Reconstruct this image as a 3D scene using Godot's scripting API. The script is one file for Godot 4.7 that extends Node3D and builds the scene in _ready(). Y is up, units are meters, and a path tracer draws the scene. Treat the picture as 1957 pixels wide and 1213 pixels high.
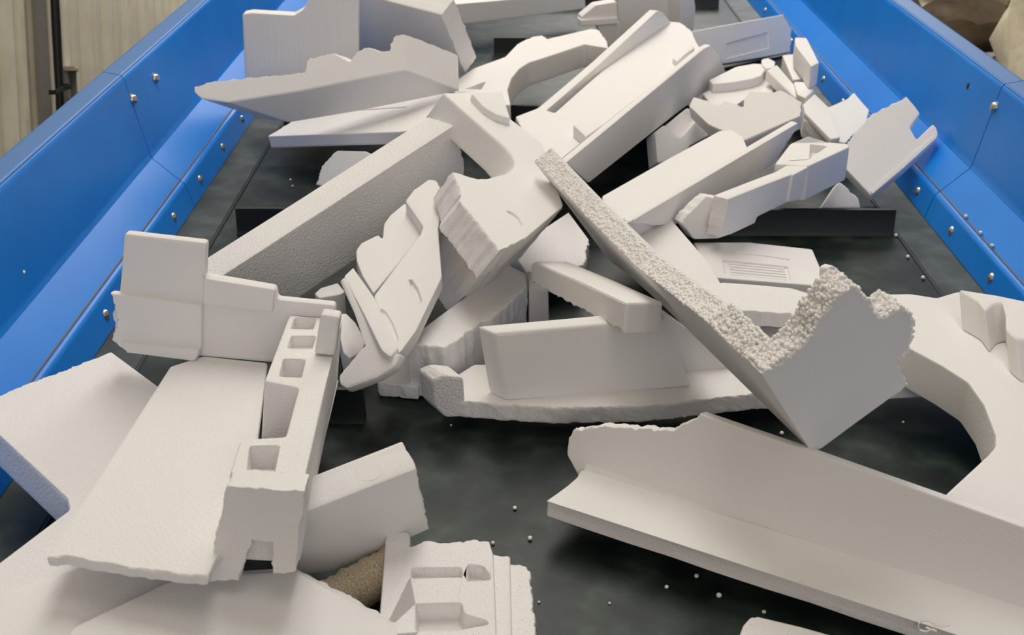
extends Node3D

# Conveyor space: y is up from the belt, -z runs along it; the whole conveyor climbs by 18 degrees.
var SLOPE := Transform3D(Basis(Vector3.RIGHT, deg_to_rad(18.0)), Vector3(0, 0.9, 0))
var M := {}
var taken := {}
var rng := RandomNumberGenerator.new()
var rough := FastNoiseLite.new()
var fine := FastNoiseLite.new()
var bead_mesh: SphereMesh

func _ready() -> void:
	rng.seed = 7
	# camera, environment, lights
	var cam := Camera3D.new()
	cam.name = "camera"
	cam.keep_aspect = Camera3D.KEEP_HEIGHT
	cam.fov = 29.54475
	cam.near = 0.05
	cam.far = 60.0
	var attr := CameraAttributesPhysical.new()
	attr.frustum_focal_length = 45.0
	attr.frustum_focus_distance = 1.35
	attr.exposure_aperture = 14.0
	cam.transform = SLOPE * Transform3D(Basis(Vector3.UP, 0.005648) * Basis(Vector3.RIGHT, -0.460512), Vector3(-0.06028, 0.72, 0))
	add_child(cam)
	cam.current = true
	attr.frustum_focal_length = 0.5 * 24.0 / tan(deg_to_rad(cam.fov) / 2.0)
	cam.attributes = attr
	cam.fov = 29.54475
	var world := WorldEnvironment.new()
	world.name = "environment"
	var env := Environment.new()
	env.background_mode = Environment.BG_COLOR
	env.background_color = Color(0.35, 0.36, 0.38)
	env.tonemap_mode = Environment.TONE_MAPPER_LINEAR
	env.tonemap_exposure = 1.42
	env.sdfgi_enabled = true
	env.ssao_enabled = true
	env.ssil_enabled = true
	world.environment = env
	add_child(world)
	ceiling_lamp(Vector3(-0.1, 5.9, -2.5), 3.4, 1.6, 5.4, "long bright ceiling light panel straight above the conveyor")
	ceiling_lamp(Vector3(0.8, 5.9, -6.6), 3.4, 1.6, 6.2, "long bright ceiling light panel beyond the far end of the conveyor")
	ceiling_lamp(Vector3(0.6, 5.9, 1.6), 3.0, 1.4, 0.35, "long bright ceiling light panel behind the camera")
	daylight(Vector3(1.1, 2.1, 7.76), 4.4, 3.8, 3.6)
	noises()
	materials()
	hall()
	conveyor()
	sacks()
	foam()
	crumbs()

# ---------------------------------------------------------------- naming
func numbered(called: String) -> String:
	var k: int = taken.get(called, 0)
	taken[called] = k + 1
	return called if k == 0 else "%s_%03d" % [called, k]

func tag(o: Node3D, label: String, category := "", group := "", kind := "") -> Node3D:
	if label: o.set_meta("label", label)
	if category: o.set_meta("category", category)
	if group: o.set_meta("group", group)
	if kind: o.set_meta("kind", kind)
	return o

func thing(called: String, label: String, category: String, at := Transform3D.IDENTITY, group := "") -> Node3D:
	var o := Node3D.new()
	o.name = numbered(called)
	add_child(o)
	o.transform = at
	return tag(o, label, category, group)

func obj(called: String, mesh: Mesh, mat: Material, parent: Node3D = null) -> MeshInstance3D:
	var o := MeshInstance3D.new()
	o.mesh = mesh
	if mat: o.material_override = mat
	if parent:
		o.name = called
		parent.add_child(o, true)
	else:
		o.name = numbered(called)
		add_child(o)
	return o

func struct(called: String, mesh: Mesh, mat: Material) -> MeshInstance3D:
	var o := obj(called, mesh, mat)
	o.set_meta("kind", "structure")
	return o

# ---------------------------------------------------------------- materials
func noises() -> void:
	rough.seed = 3
	rough.noise_type = FastNoiseLite.TYPE_SIMPLEX
	rough.frequency = 45.0
	rough.fractal_octaves = 2
	fine.seed = 5
	fine.noise_type = FastNoiseLite.TYPE_SIMPLEX
	fine.frequency = 210.0
	fine.fractal_octaves = 2
	bead_mesh = SphereMesh.new()
	bead_mesh.radius = 1.0
	bead_mesh.height = 2.0
	bead_mesh.radial_segments = 10
	bead_mesh.rings = 5

func bumps(cells: float, strength: float, jitter: float, soft := 0.0) -> ImageTexture:
	var n := FastNoiseLite.new()
	n.seed = int(cells) + 11
	n.noise_type = FastNoiseLite.TYPE_CELLULAR
	n.cellular_distance_function = FastNoiseLite.DISTANCE_EUCLIDEAN
	n.cellular_return_type = FastNoiseLite.RETURN_DISTANCE
	n.cellular_jitter = jitter
	n.frequency = cells / 512.0
	n.fractal_type = FastNoiseLite.FRACTAL_FBM if soft > 0.0 else FastNoiseLite.FRACTAL_NONE
	n.fractal_octaves = 3
	n.fractal_gain = soft
	var im := n.get_seamless_image(512, 512, true)
	im.convert(Image.FORMAT_RGBA8)
	im.bump_map_to_normal_map(strength)
	return ImageTexture.create_from_image(im)

func cloudy(freq: float, octaves: int, low: Color, high: Color, seed_at := 1, power := 1.0) -> ImageTexture:
	var n := FastNoiseLite.new()
	n.seed = seed_at
	n.noise_type = FastNoiseLite.TYPE_SIMPLEX
	n.frequency = freq
	n.fractal_octaves = octaves
	var im := n.get_seamless_image(512, 512)
	var out := Image.create(512, 512, false, Image.FORMAT_RGB8)
	for y in 512:
		for x in 512:
			out.set_pixel(x, y, low.lerp(high, pow(im.get_pixel(x, y).r, power)))
	return ImageTexture.create_from_image(out)

func specks(count: int, dark: Color) -> ImageTexture:
	var r := RandomNumberGenerator.new()
	r.seed = 21
	var im := Image.create(512, 512, false, Image.FORMAT_RGB8)
	im.fill(Color.WHITE)
	for k in count:
		var x := r.randi_range(2, 507)
		var y := r.randi_range(2, 507)
		var c := Color.WHITE.lerp(dark, r.randf_range(0.4, 1.0))
		im.set_pixel(x, y, c)
		im.set_pixel(x + 1, y, c)
		im.set_pixel(x, y + 1, c)
		if r.randf() < 0.4:
			im.set_pixel(x + 1, y + 1, c)
			im.set_pixel(x + 2, y + 1, c)
	return ImageTexture.create_from_image(im)

func plain(color: Color, roughness: float, metal := 0.0) -> StandardMaterial3D:
	var m := StandardMaterial3D.new()
	m.albedo_color = color
	m.roughness = roughness
	m.metallic = metal
	return m

func tri(m: StandardMaterial3D, tile: float) -> void:
	m.uv1_triplanar = true
	m.uv1_triplanar_sharpness = 4.0
	m.uv1_scale = Vector3.ONE / tile

func foamy(normal: Texture2D, scale: float, tile: float, albedo: Texture2D = null, color := Color(0.93, 0.92, 0.92)) -> StandardMaterial3D:
	var m := plain(color, 0.85)
	m.normal_enabled = true
	m.normal_texture = normal
	m.normal_scale = scale
	m.albedo_texture = albedo
	m.metallic_specular = 0.3
	tri(m, tile)
	return m

func materials() -> void:
	var bead := bumps(30, 5.0, 0.75)
	var soft := bumps(24, 4.0, 1.0, 0.5)
	var dots := specks(420, Color(0.45, 0.43, 0.4))
	M.smooth = foamy(bead, 0.13, 0.12)
	M.bead = foamy(bead, 0.75, 0.11)
	M.speck = foamy(bead, 0.4, 0.11, dots)
	M.coarse = foamy(bead, 0.12, 0.13)
	M.torn = foamy(soft, 0.95, 0.055)
	M.lined = foamy(cutlines(), 0.9, 0.2)
	M.bead_ball = plain(Color(0.97, 0.96, 0.95), 0.85)
	var steel := cloudy(0.01, 3, Color(0.05, 0.5, 0.9), Color(0.08, 0.54, 0.95), 4)
	M.blue = plain(Color.WHITE, 0.36)
	M.blue.albedo_texture = steel
	M.blue.metallic_specular = 0.42
	tri(M.blue, 1.4)
	M.blue_rim = plain(Color(0.22, 0.44, 0.7), 0.5)
	M.weld = plain(Color(0.42, 0.38, 0.36), 0.6)
	M.belt = plain(Color.WHITE, 0.42)
	M.belt.albedo_texture = cloudy(0.02, 6, Color(0.05, 0.095, 0.09), Color(0.25, 0.29, 0.265), 9, 1.5)
	M.belt.metallic_specular = 0.35
	tri(M.belt, 0.9)
	M.belt_side = plain(Color.WHITE, 0.5)
	M.belt_side.albedo_texture = cloudy(0.01, 3, Color(0.07, 0.11, 0.105), Color(0.3, 0.34, 0.32), 12)
	tri(M.belt_side, 0.5)
	M.cleat = plain(Color(0.035, 0.065, 0.065), 0.5)
	M.seam = plain(Color(0.03, 0.13, 0.13), 0.5)
	M.bolt = plain(Color(0.75, 0.74, 0.72), 0.3, 0.9)
	M.dark = plain(Color(0.05, 0.05, 0.05), 0.7)
	M.panel = plain(Color.WHITE, 0.6)
	M.panel.albedo_texture = cloudy(0.006, 3, Color(0.84, 0.8, 0.71), Color(0.93, 0.9, 0.81), 15)
	tri(M.panel, 0.7)
	M.pipe = plain(Color(0.07, 0.07, 0.075), 0.5)
	M.post = plain(Color(0.5, 0.48, 0.44), 0.6)
	M.concrete = plain(Color.WHITE, 0.9)
	M.concrete.albedo_texture = cloudy(0.012, 4, Color(0.36, 0.35, 0.33), Color(0.48, 0.47, 0.44), 18)
	tri(M.concrete, 2.0)
	M.paint = plain(Color(0.74, 0.74, 0.73), 0.9)
	M.sack = plain(Color.WHITE, 0.95)
	M.sack.albedo_texture = cloudy(0.02, 4, Color(0.84, 0.77, 0.69), Color(0.95, 0.89, 0.81), 22)
	tri(M.sack, 0.4)
	M.cream = plain(Color.WHITE, 0.95)
	M.cream.albedo_texture = cloudy(0.02, 4, Color(0.9, 0.84, 0.72), Color(0.97, 0.93, 0.83), 25)
	tri(M.cream, 0.4)
	M.thread = plain(Color(0.42, 0.4, 0.28), 0.9)
	M.fibre = plain(Color.WHITE, 0.95)
	M.fibre.albedo_texture = cloudy(0.05, 4, Color(0.58, 0.52, 0.42), Color(0.86, 0.8, 0.7), 28)
	M.fibre.normal_enabled = true
	M.fibre.normal_texture = soft
	tri(M.fibre, 0.08)

func cutlines() -> ImageTexture:
	var r := RandomNumberGenerator.new()
	r.seed = 5
	var im := Image.create(512, 512, false, Image.FORMAT_RGBA8)
	var h := 0.5
	for x in 512:
		h = clampf(h + r.randf_range(-0.16, 0.16), 0.1, 0.9)
		if r.randf() < 0.06: h = 0.15
		for y in 512:
			im.set_pixel(x, y, Color(h, h, h))
	im.bump_map_to_normal_map(3.0)
	return ImageTexture.create_from_image(im)

# ---------------------------------------------------------------- meshes
class Soup:
	var p := [PackedVector3Array(), PackedVector3Array()]
	func tri(a: Vector3, b: Vector3, c: Vector3, s := 0) -> void:
		p[s].append_array(PackedVector3Array([a, b, c]))
	func quad(a: Vector3, b: Vector3, c: Vector3, d: Vector3, s := 0) -> void:
		p[s].append_array(PackedVector3Array([a, b, c, a, c, d]))

func commit(s: Soup, mats: Array, hard := [0.75, 0.3]) -> ArrayMesh:
	var am := ArrayMesh.new()
	for k in 2:
		var v: PackedVector3Array = s.p[k]
		if v.is_empty(): continue
		var nf := v.size() / 3
		var fnorm := PackedVector3Array()
		fnorm.resize(nf)
		var at := {}
		for f in nf:
			fnorm[f] = (v[3 * f + 2] - v[3 * f]).cross(v[3 * f + 1] - v[3 * f])
			for c in 3:
				var key := Vector3i((v[3 * f + c] * 20000.0).round())
				if not at.has(key): at[key] = []
				at[key].append(f)
		var nn := PackedVector3Array()
		nn.resize(v.size())
		for f in nf:
			var me := fnorm[f].normalized()
			for c in 3:
				var sum := Vector3.ZERO
				for g in at[Vector3i((v[3 * f + c] * 20000.0).round())]:
					if fnorm[g].normalized().dot(me) > hard[k]: sum += fnorm[g]
				nn[3 * f + c] = sum.normalized() if sum.length() > 0.0 else me
		var arr := []
		arr.resize(Mesh.ARRAY_MAX)
		arr[Mesh.ARRAY_VERTEX] = v
		arr[Mesh.ARRAY_NORMAL] = nn
		am.add_surface_from_arrays(Mesh.PRIMITIVE_TRIANGLES, arr)
		am.surface_set_material(am.get_surface_count() - 1, mats[k])
	return am

func area(q: PackedVector2Array) -> float:
	var a := 0.0
	for i in q.size():
		a += q[i].cross(q[(i + 1) % q.size()])
	return a * 0.5

func filleted(q: PackedVector2Array, r: float) -> PackedVector2Array:
	if r <= 0.0: return q
	var out := PackedVector2Array()
	var n := q.size()
	for i in n:
		var a := q[(i + n - 1) % n]
		var b := q[i]
		var c := q[(i + 1) % n]
		var d := minf(r, 0.4 * minf(a.distance_to(b), b.distance_to(c)))
		if absf((b - a).angle_to(c - b)) < 0.25:
			out.append(b)
			continue
		var s := b + (a - b).normalized() * d
		var e := b + (c - b).normalized() * d
		for k in 5:
			var t := k / 4.0
			out.append(s.lerp(b, t).lerp(b.lerp(e, t), t))
	return out

func normals2(q: PackedVector2Array) -> PackedVector2Array:
	var out := PackedVector2Array()
	var n := q.size()
	for i in n:
		var e0 := (q[i] - q[(i + n - 1) % n]).normalized()
		var e1 := (q[(i + 1) % n] - q[i]).normalized()
		var n0 := Vector2(e0.y, -e0.x)
		var n1 := Vector2(e1.y, -e1.x)
		var m := (n0 + n1)
		m = m.normalized() if m.length() > 0.05 else n0
		out.append(m / maxf(0.55, m.dot(n0)))
	return out

func bridged(outer: PackedVector2Array, hole: PackedVector2Array) -> PackedVector2Array:
	var best := INF
	var bi := 0
	var bj := 0
	var pairs := []
	for i in outer.size():
		for j in hole.size():
			pairs.append([outer[i].distance_squared_to(hole[j]), i, j])
	pairs.sort_custom(func(a, b): return a[0] < b[0])
	for pr in pairs.slice(0, 400):
		var a := outer[pr[1]]
		var b := hole[pr[2]]
		var free := true
		for loop in [outer, hole]:
			for k in loop.size():
				var c: Vector2 = loop[k]
				var d: Vector2 = loop[(k + 1) % loop.size()]
				if c.is_equal_approx(a) or d.is_equal_approx(a) or c.is_equal_approx(b) or d.is_equal_approx(b): continue
				if Geometry2D.segment_intersects_segment(a, b, c, d) != null:
					free = false
					break
			if not free: break
		if free:
			bi = pr[1]
			bj = pr[2]
			break
	var out := PackedVector2Array()
	for i in outer.size():
		out.append(outer[i])
		if i == bi:
			for j in hole.size() + 1:
				out.append(hole[(bj + j) % hole.size()])
			out.append(outer[i])
	return out

func cap(s: Soup, q: PackedVector2Array, lift: Callable, up: bool) -> void:
	var idx := Geometry2D.triangulate_polygon(q)
	if idx.is_empty():
		idx = Geometry2D.triangulate_delaunay(q)
		var keep := PackedInt32Array()
		for k in range(0, idx.size(), 3):
			if Geometry2D.is_point_in_polygon((q[idx[k]] + q[idx[k + 1]] + q[idx[k + 2]]) / 3.0, q):
				keep.append_array(idx.slice(k, k + 3))
		idx = keep
	for k in range(0, idx.size(), 3):
		var a := idx[k]
		var b := idx[k + 1]
		var c := idx[k + 2]
		var ccw := (q[b] - q[a]).cross(q[c] - q[a]) > 0.0
		if ccw == up:
			s.tri(lift.call(a, q[a]), lift.call(c, q[c]), lift.call(b, q[b]))
		else:
			s.tri(lift.call(a, q[a]), lift.call(b, q[b]), lift.call(c, q[c]))

# A moulded or broken foam part: an outline (tenths of a millimetre) with thickness, rounded rims, torn edges, pockets.
func slab(parent: Node3D, part: String, fr: Array, outline: Array, t: float, o := {}) -> MeshInstance3D:
	var u := Vector3(fr[3], fr[4], fr[5]).normalized()
	var nz := Vector3(fr[6], fr[7], fr[8]).normalized()
	var v := nz.cross(u).normalized()
	var mat: String = o.get("mat", "smooth")
	var kinds: Dictionary = o.get("edges", {})
	var radius: float = o.get("fillet", 0.004)
	var amp: float = o.get("amp", 0.0012)
	var ext := Vector3(0, 0, -1)
	if o.has("ext"): ext = Vector3(o.ext[0], o.ext[1], o.ext[2])
	var n := outline.size() / 2
	var P := PackedVector2Array()
	for i in n: P.append(Vector2(outline[2 * i], outline[2 * i + 1]) * 0.0001)
	var q := PackedVector2Array()
	var w := PackedFloat32Array()
	var kd := PackedInt32Array()
	for i in n:
		var a := P[(i + n - 1) % n]
		var b := P[i]
		var c := P[(i + 1) % n]
		var k0: int = kinds.get((i + n - 1) % n, 0)
		var k1: int = kinds.get(i, 0)
		if k0 % 2 == 0 and k1 % 2 == 0 and radius > 0.0 and absf((b - a).angle_to(c - b)) > 0.3:
			var d := minf(radius, 0.4 * minf(a.distance_to(b), b.distance_to(c)))
			var s0 := b + (a - b).normalized() * d
			var s1 := b + (c - b).normalized() * d
			for k in 5:
				var tt := k / 4.0
				q.append(s0.lerp(b, tt).lerp(b.lerp(s1, tt), tt))
				w.append(0.0)
				kd.append(k1 if k == 4 else 0)
		else:
			q.append(b)
			w.append(1.0 if k0 % 2 == 1 or k1 % 2 == 1 else 0.0)
			kd.append(k1)
		if k1 % 2 == 1:
			var cuts := int(ceil(b.distance_to(c) / 0.0035))
			for k in range(1, cuts):
				q.append(b.lerp(c, float(k) / cuts))
				w.append(1.0)
				kd.append(k1)
	n = q.size()
	var off := Vector2(parent.get_child_count() * 0.37 + fr[0], fr[2])
	var nn := normals2(q)
	for i in n:
		if w[i] > 0.0:
			q[i] += nn[i] * amp * (rough.get_noise_2dv(q[i] + off) * 1.3 + fine.get_noise_2dv(q[i] + off) * 0.7)
	nn = normals2(q)
	var bw: float = minf(o.get("bevel", 0.003), t * 0.3)
	var rings := [[bw, 0.0], [bw * 0.3, bw * 0.3], [0.0, bw]]
	var mids := 0
	for k in kd:
		if k % 2 == 1: mids = int(clampf(ceil(t / 0.005), 2, 14))
	for k in range(1, mids):
		rings.append([0.0, bw + (t - 2.0 * bw) * k / mids])
	rings.append_array([[0.0, t - bw], [bw * 0.3, t - bw * 0.3], [bw, t]])
	var pts := []
	for r in rings.size():
		var line := PackedVector3Array()
		var inset: float = rings[r][0]
		var depth: float = rings[r][1]
		for i in n:
			var g := q[i] - nn[i] * inset * (1.0 - 0.6 * w[i])
			var at := Vector3(g.x, g.y, 0) + ext * depth
			if w[i] > 0.0:
				var s := fine.get_noise_3dv(at + Vector3(off.x, off.y, 0)) * amp * 0.9 + rough.get_noise_3dv(at * 0.8) * amp
				if r == 0 or r == rings.size() - 1: s = minf(s, 0.0)
				at += Vector3(nn[i].x, nn[i].y, 0).normalized() * s
				if r == 0: at.z -= absf(fine.get_noise_3dv(at * 1.3)) * amp * 0.5
			line.append(at)
		pts.append(line)
	var soup := Soup.new()
	for r in rings.size() - 1:
		for i in n:
			var j := (i + 1) % n
			soup.quad(pts[r][i], pts[r][j], pts[r + 1][j], pts[r + 1][i], 1 if kd[i] % 2 == 1 else 0)
	# front face with its pockets
	var face := PackedVector2Array()
	var zs := {}
	for i in n:
		face.append(Vector2(pts[0][i].x, pts[0][i].y))
		zs[face[i]] = pts[0][i].z
	for pk in o.get("pockets", []):
		var hole := PackedVector2Array()
		for i in pk[0].size() / 2: hole.append(Vector2(pk[0][2 * i], pk[0][2 * i + 1]) * 0.0001)
		if area(hole) < 0.0: hole.reverse()
		hole = filleted(hole, pk[2])
		var deep: float = minf(pk[1], t * 0.9)
		var hn := normals2(hole)
		var lip := PackedVector2Array()
		var floor_loop := PackedVector2Array()
		var m := hole.size()
		for i in m:
			lip.append(hole[i] - hn[i] * minf(0.0012, deep * 0.3))
			floor_loop.append(hole[i] - hn[i] * (minf(0.0012, deep * 0.3) + deep * 0.12))
		for i in m:
			var j := (i + 1) % m
			var d1 := minf(0.0012, deep * 0.4)
			var a0 := Vector3(hole[i].x, hole[i].y, 0)
			var b0 := Vector3(hole[j].x, hole[j].y, 0)
			var a1 := Vector3(lip[i].x, lip[i].y, -d1)
			var b1 := Vector3(lip[j].x, lip[j].y, -d1)
			var a2 := Vector3(floor_loop[i].x, floor_loop[i].y, -deep)
			var b2 := Vector3(floor_loop[j].x, floor_loop[j].y, -deep)
			soup.quad(a0, a1, b1, b0)
			soup.quad(a1, a2, b2, b1)
		cap(soup, floor_loop, func(_i, g): return Vector3(g.x, g.y, -deep), true)
		var back := hole.duplicate()
		back.reverse()
		face = bridged(face, back)
	var first: int = soup.p[0].size()
	cap(soup, face, func(_i, g): return Vector3(g.x, g.y, zs.get(g, 0.0)), true)
	if o.get("face_torn", false):
		soup.p[1].append_array(soup.p[0].slice(first))
		soup.p[0] = soup.p[0].slice(0, first)
	var rear := PackedVector2Array()
	for i in n: rear.append(Vector2(pts[0][i].x, pts[0][i].y))
	var last: PackedVector3Array = pts[rings.size() - 1]
	cap(soup, rear, func(i, _g): return last[i], false)
	var torn_mat: Material = M.coarse if mat == "coarse" else M.torn
	var main_mat: Material = M.torn if mat == "torn" else M[mat]
	var mi := obj(part, commit(soup, [main_mat, torn_mat]), null, parent)
	mi.transform = Transform3D(Basis(u, v, nz), Vector3(fr[0], fr[1], fr[2]))
	if o.get("label", ""): mi.set_meta("label", o.label)
	# loose crust of single beads along crumbled edges (3) and half-sunk beads on cut edges (2)
	var where: Array[Transform3D] = []
	for i in n:
		if kd[i] < 2: continue
		var j := (i + 1) % n
		var wide := q[i].distance_to(q[j])
		var out := Vector3(nn[i].x, nn[i].y, 0).normalized()
		if kd[i] == 2:
			var e := (q[j] - q[i]).normalized()
			out = Vector3(e.y, -e.x, 0)
			var pitch := 0.0034
			for x in int(wide / pitch):
				for y in int((t - 0.001) / (pitch * 0.9)):
					var g := q[i].lerp(q[j], (x + 0.5 + 0.5 * (y % 2)) * pitch / wide)
					var at := Vector3(g.x, g.y, 0) + ext * (0.0018 + y * pitch * 0.9)
					at += Vector3(rng.randf_range(-1, 1), rng.randf_range(-1, 1), rng.randf_range(-1, 1)) * 0.0013 - out * rng.randf_range(0.0004, 0.0012)
					where.append(Transform3D(Basis.from_scale(Vector3.ONE * rng.randf_range(0.0016, 0.0022)), at))
		else:
			for x in int(ceil(wide / 0.0035 * (t / 0.0032) * 1.5)):
				var r := rng.randi_range(1, rings.size() - 3)
				var at: Vector3 = pts[r][i].lerp(pts[r][j], rng.randf()).lerp(pts[r + 1][i], rng.randf())
				at += out * rng.randf_range(-0.0008, 0.0022)
				where.append(Transform3D(Basis.from_scale(Vector3.ONE * rng.randf_range(0.0014, 0.0022)), at))
	if where.size() > 0:
		var mm := MultiMesh.new()
		mm.transform_format = MultiMesh.TRANSFORM_3D
		mm.mesh = bead_mesh
		mm.instance_count = where.size()
		for i in where.size(): mm.set_instance_transform(i, where[i])
		var c := MultiMeshInstance3D.new()
		c.name = "bead_crust"
		c.multimesh = mm
		c.material_override = M.bead_ball
		c.set_meta("kind", "stuff")
		mi.add_child(c, true)
	return mi

# a closed profile (x, y) run along z from z0 to z1
func run(profile: PackedVector2Array, z0: float, z1: float, hard := 0.75) -> ArrayMesh:
	var s := Soup.new()
	var q := profile.duplicate()
	if area(q) < 0.0: q.reverse()
	for i in q.size():
		var a := q[i]
		var b := q[(i + 1) % q.size()]
		s.quad(Vector3(a.x, a.y, z1), Vector3(b.x, b.y, z1), Vector3(b.x, b.y, z0), Vector3(a.x, a.y, z0))
	cap(s, q, func(_i, g): return Vector3(g.x, g.y, z1), true)
	cap(s, q, func(_i, g): return Vector3(g.x, g.y, z0), false)
	return commit(s, [null, null], [hard, hard])

func sheet(line: Array, thick: float, round_at := 0.0) -> PackedVector2Array:
	# a bent sheet: an open polyline given a thickness on its outer side
	var p := PackedVector2Array()
	for k in line.size():
		var b: Vector2 = line[k]
		if round_at > 0.0 and k > 0 and k < line.size() - 1:
			var s: Vector2 = b + (line[k - 1] - b).normalized() * round_at
			var e: Vector2 = b + (line[k + 1] - b).normalized() * round_at
			for j in 5:
				var t := j / 4.0
				p.append(s.lerp(b, t).lerp(b.lerp(e, t), t))
		else:
			p.append(b)
	var back := PackedVector2Array()
	for i in p.size():
		var d := (p[mini(i + 1, p.size() - 1)] - p[maxi(i - 1, 0)]).normalized()
		back.append(p[i] + Vector2(d.y, -d.x) * thick)
	back.reverse()
	p.append_array(back)
	return p

func box(lo: Vector3, hi: Vector3, r := 0.002) -> ArrayMesh:
	var d := minf(r, 0.3 * minf(hi.x - lo.x, hi.y - lo.y))
	return run(PackedVector2Array([Vector2(lo.x + d, lo.y), Vector2(hi.x - d, lo.y), Vector2(hi.x, lo.y + d), Vector2(hi.x, hi.y - d), Vector2(hi.x - d, hi.y), Vector2(lo.x + d, hi.y), Vector2(lo.x, hi.y - d), Vector2(lo.x, lo.y + d)]), lo.z, hi.z, 0.9)

func lathe(profile: Array, seg := 20) -> ArrayMesh:
	# profile of Vector2(radius, height), from bottom to top
	var s := Soup.new()
	for k in profile.size() - 1:
		var a: Vector2 = profile[k]
		var b: Vector2 = profile[k + 1]
		for i in seg:
			var t0 := TAU * i / seg
			var t1 := TAU * (i + 1) / seg
			var c0 := Vector3(cos(t0), 0, sin(t0))
			var c1 := Vector3(cos(t1), 0, sin(t1))
			var p0 := c0 * a.x + Vector3(0, a.y, 0)
			var p1 := c1 * a.x + Vector3(0, a.y, 0)
			var p2 := c1 * b.x + Vector3(0, b.y, 0)
			var p3 := c0 * b.x + Vector3(0, b.y, 0)
			if a.x > 0.0: s.tri(p0, p1, p2)
			if b.x > 0.0: s.tri(p0, p2, p3)
	return commit(s, [null, null], [0.6, 0.6])

# ---------------------------------------------------------------- the hall
func ceiling_lamp(at: Vector3, long: float, wide: float, energy: float, label: String) -> void:
	var o := thing("ceiling_light", label, "ceiling light", Transform3D(Basis.IDENTITY, at))
	var glow := plain(Color(1, 1, 1), 0.5)
	glow.emission_enabled = true
	glow.emission = Color(1.0, 0.97, 0.92)
	glow.emission_energy_multiplier = 1.5
	obj("housing", box(Vector3(-wide / 2 - 0.03, 0.0, -long / 2 - 0.03), Vector3(wide / 2 + 0.03, 0.08, long / 2 + 0.03)), plain(Color(0.8, 0.8, 0.8), 0.5), o)
	obj("diffuser", box(Vector3(-wide / 2, -0.01, -long / 2), Vector3(wide / 2, 0.004, long / 2)), glow, o)
	var l := AreaLight3D.new()
	l.name = "lamp"
	l.area_size = Vector2(wide, long)
	l.light_color = Color(1.0, 0.985, 0.965)
	l.light_energy = energy
	l.area_range = 14.0
	l.area_attenuation = 2.0
	l.shadow_enabled = true
	o.add_child(l)
	l.transform = Transform3D(Basis(Vector3.RIGHT, -PI / 2), Vector3(0, -0.02, 0))

func daylight(at: Vector3, wide: float, high: float, energy: float) -> void:
	# the tall frosted window in the wall behind the camera
	var w := Node3D.new()
	w.name = "window_1"
	w.set_meta("kind", "structure")
	add_child(w)
	w.position = at
	var glow := plain(Color(1, 1, 1), 0.5)
	glow.emission_enabled = true
	glow.emission = Color(0.98, 0.98, 1.0)
	glow.emission_energy_multiplier = 0.9
	obj("pane", box(Vector3(-wide / 2, -high / 2, 0.0), Vector3(wide / 2, high / 2, 0.02)), glow, w)
	for s in [-1, 1]:
		obj("window_frame", box(Vector3(s * wide / 2 - 0.05, -high / 2 - 0.05, -0.03), Vector3(s * wide / 2 + 0.05, high / 2 + 0.05, 0.03)), plain(Color(0.7, 0.7, 0.7), 0.5), w)
		obj("window_frame", box(Vector3(-wide / 2, s * high / 2 - 0.05, -0.03), Vector3(wide / 2, s * high / 2 + 0.05, 0.03)), plain(Color(0.7, 0.7, 0.7), 0.5), w)
	var l := AreaLight3D.new()
	l.name = "daylight"
	l.area_size = Vector2(wide - 0.1, high - 0.1)
	l.light_color = Color(1.0, 0.955, 0.905)
	l.light_energy = energy
	l.area_range = 14.0
	l.area_attenuation = 2.0
	l.shadow_enabled = true
	w.add_child(l)
	l.position = Vector3(0, 0, -0.05)

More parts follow.
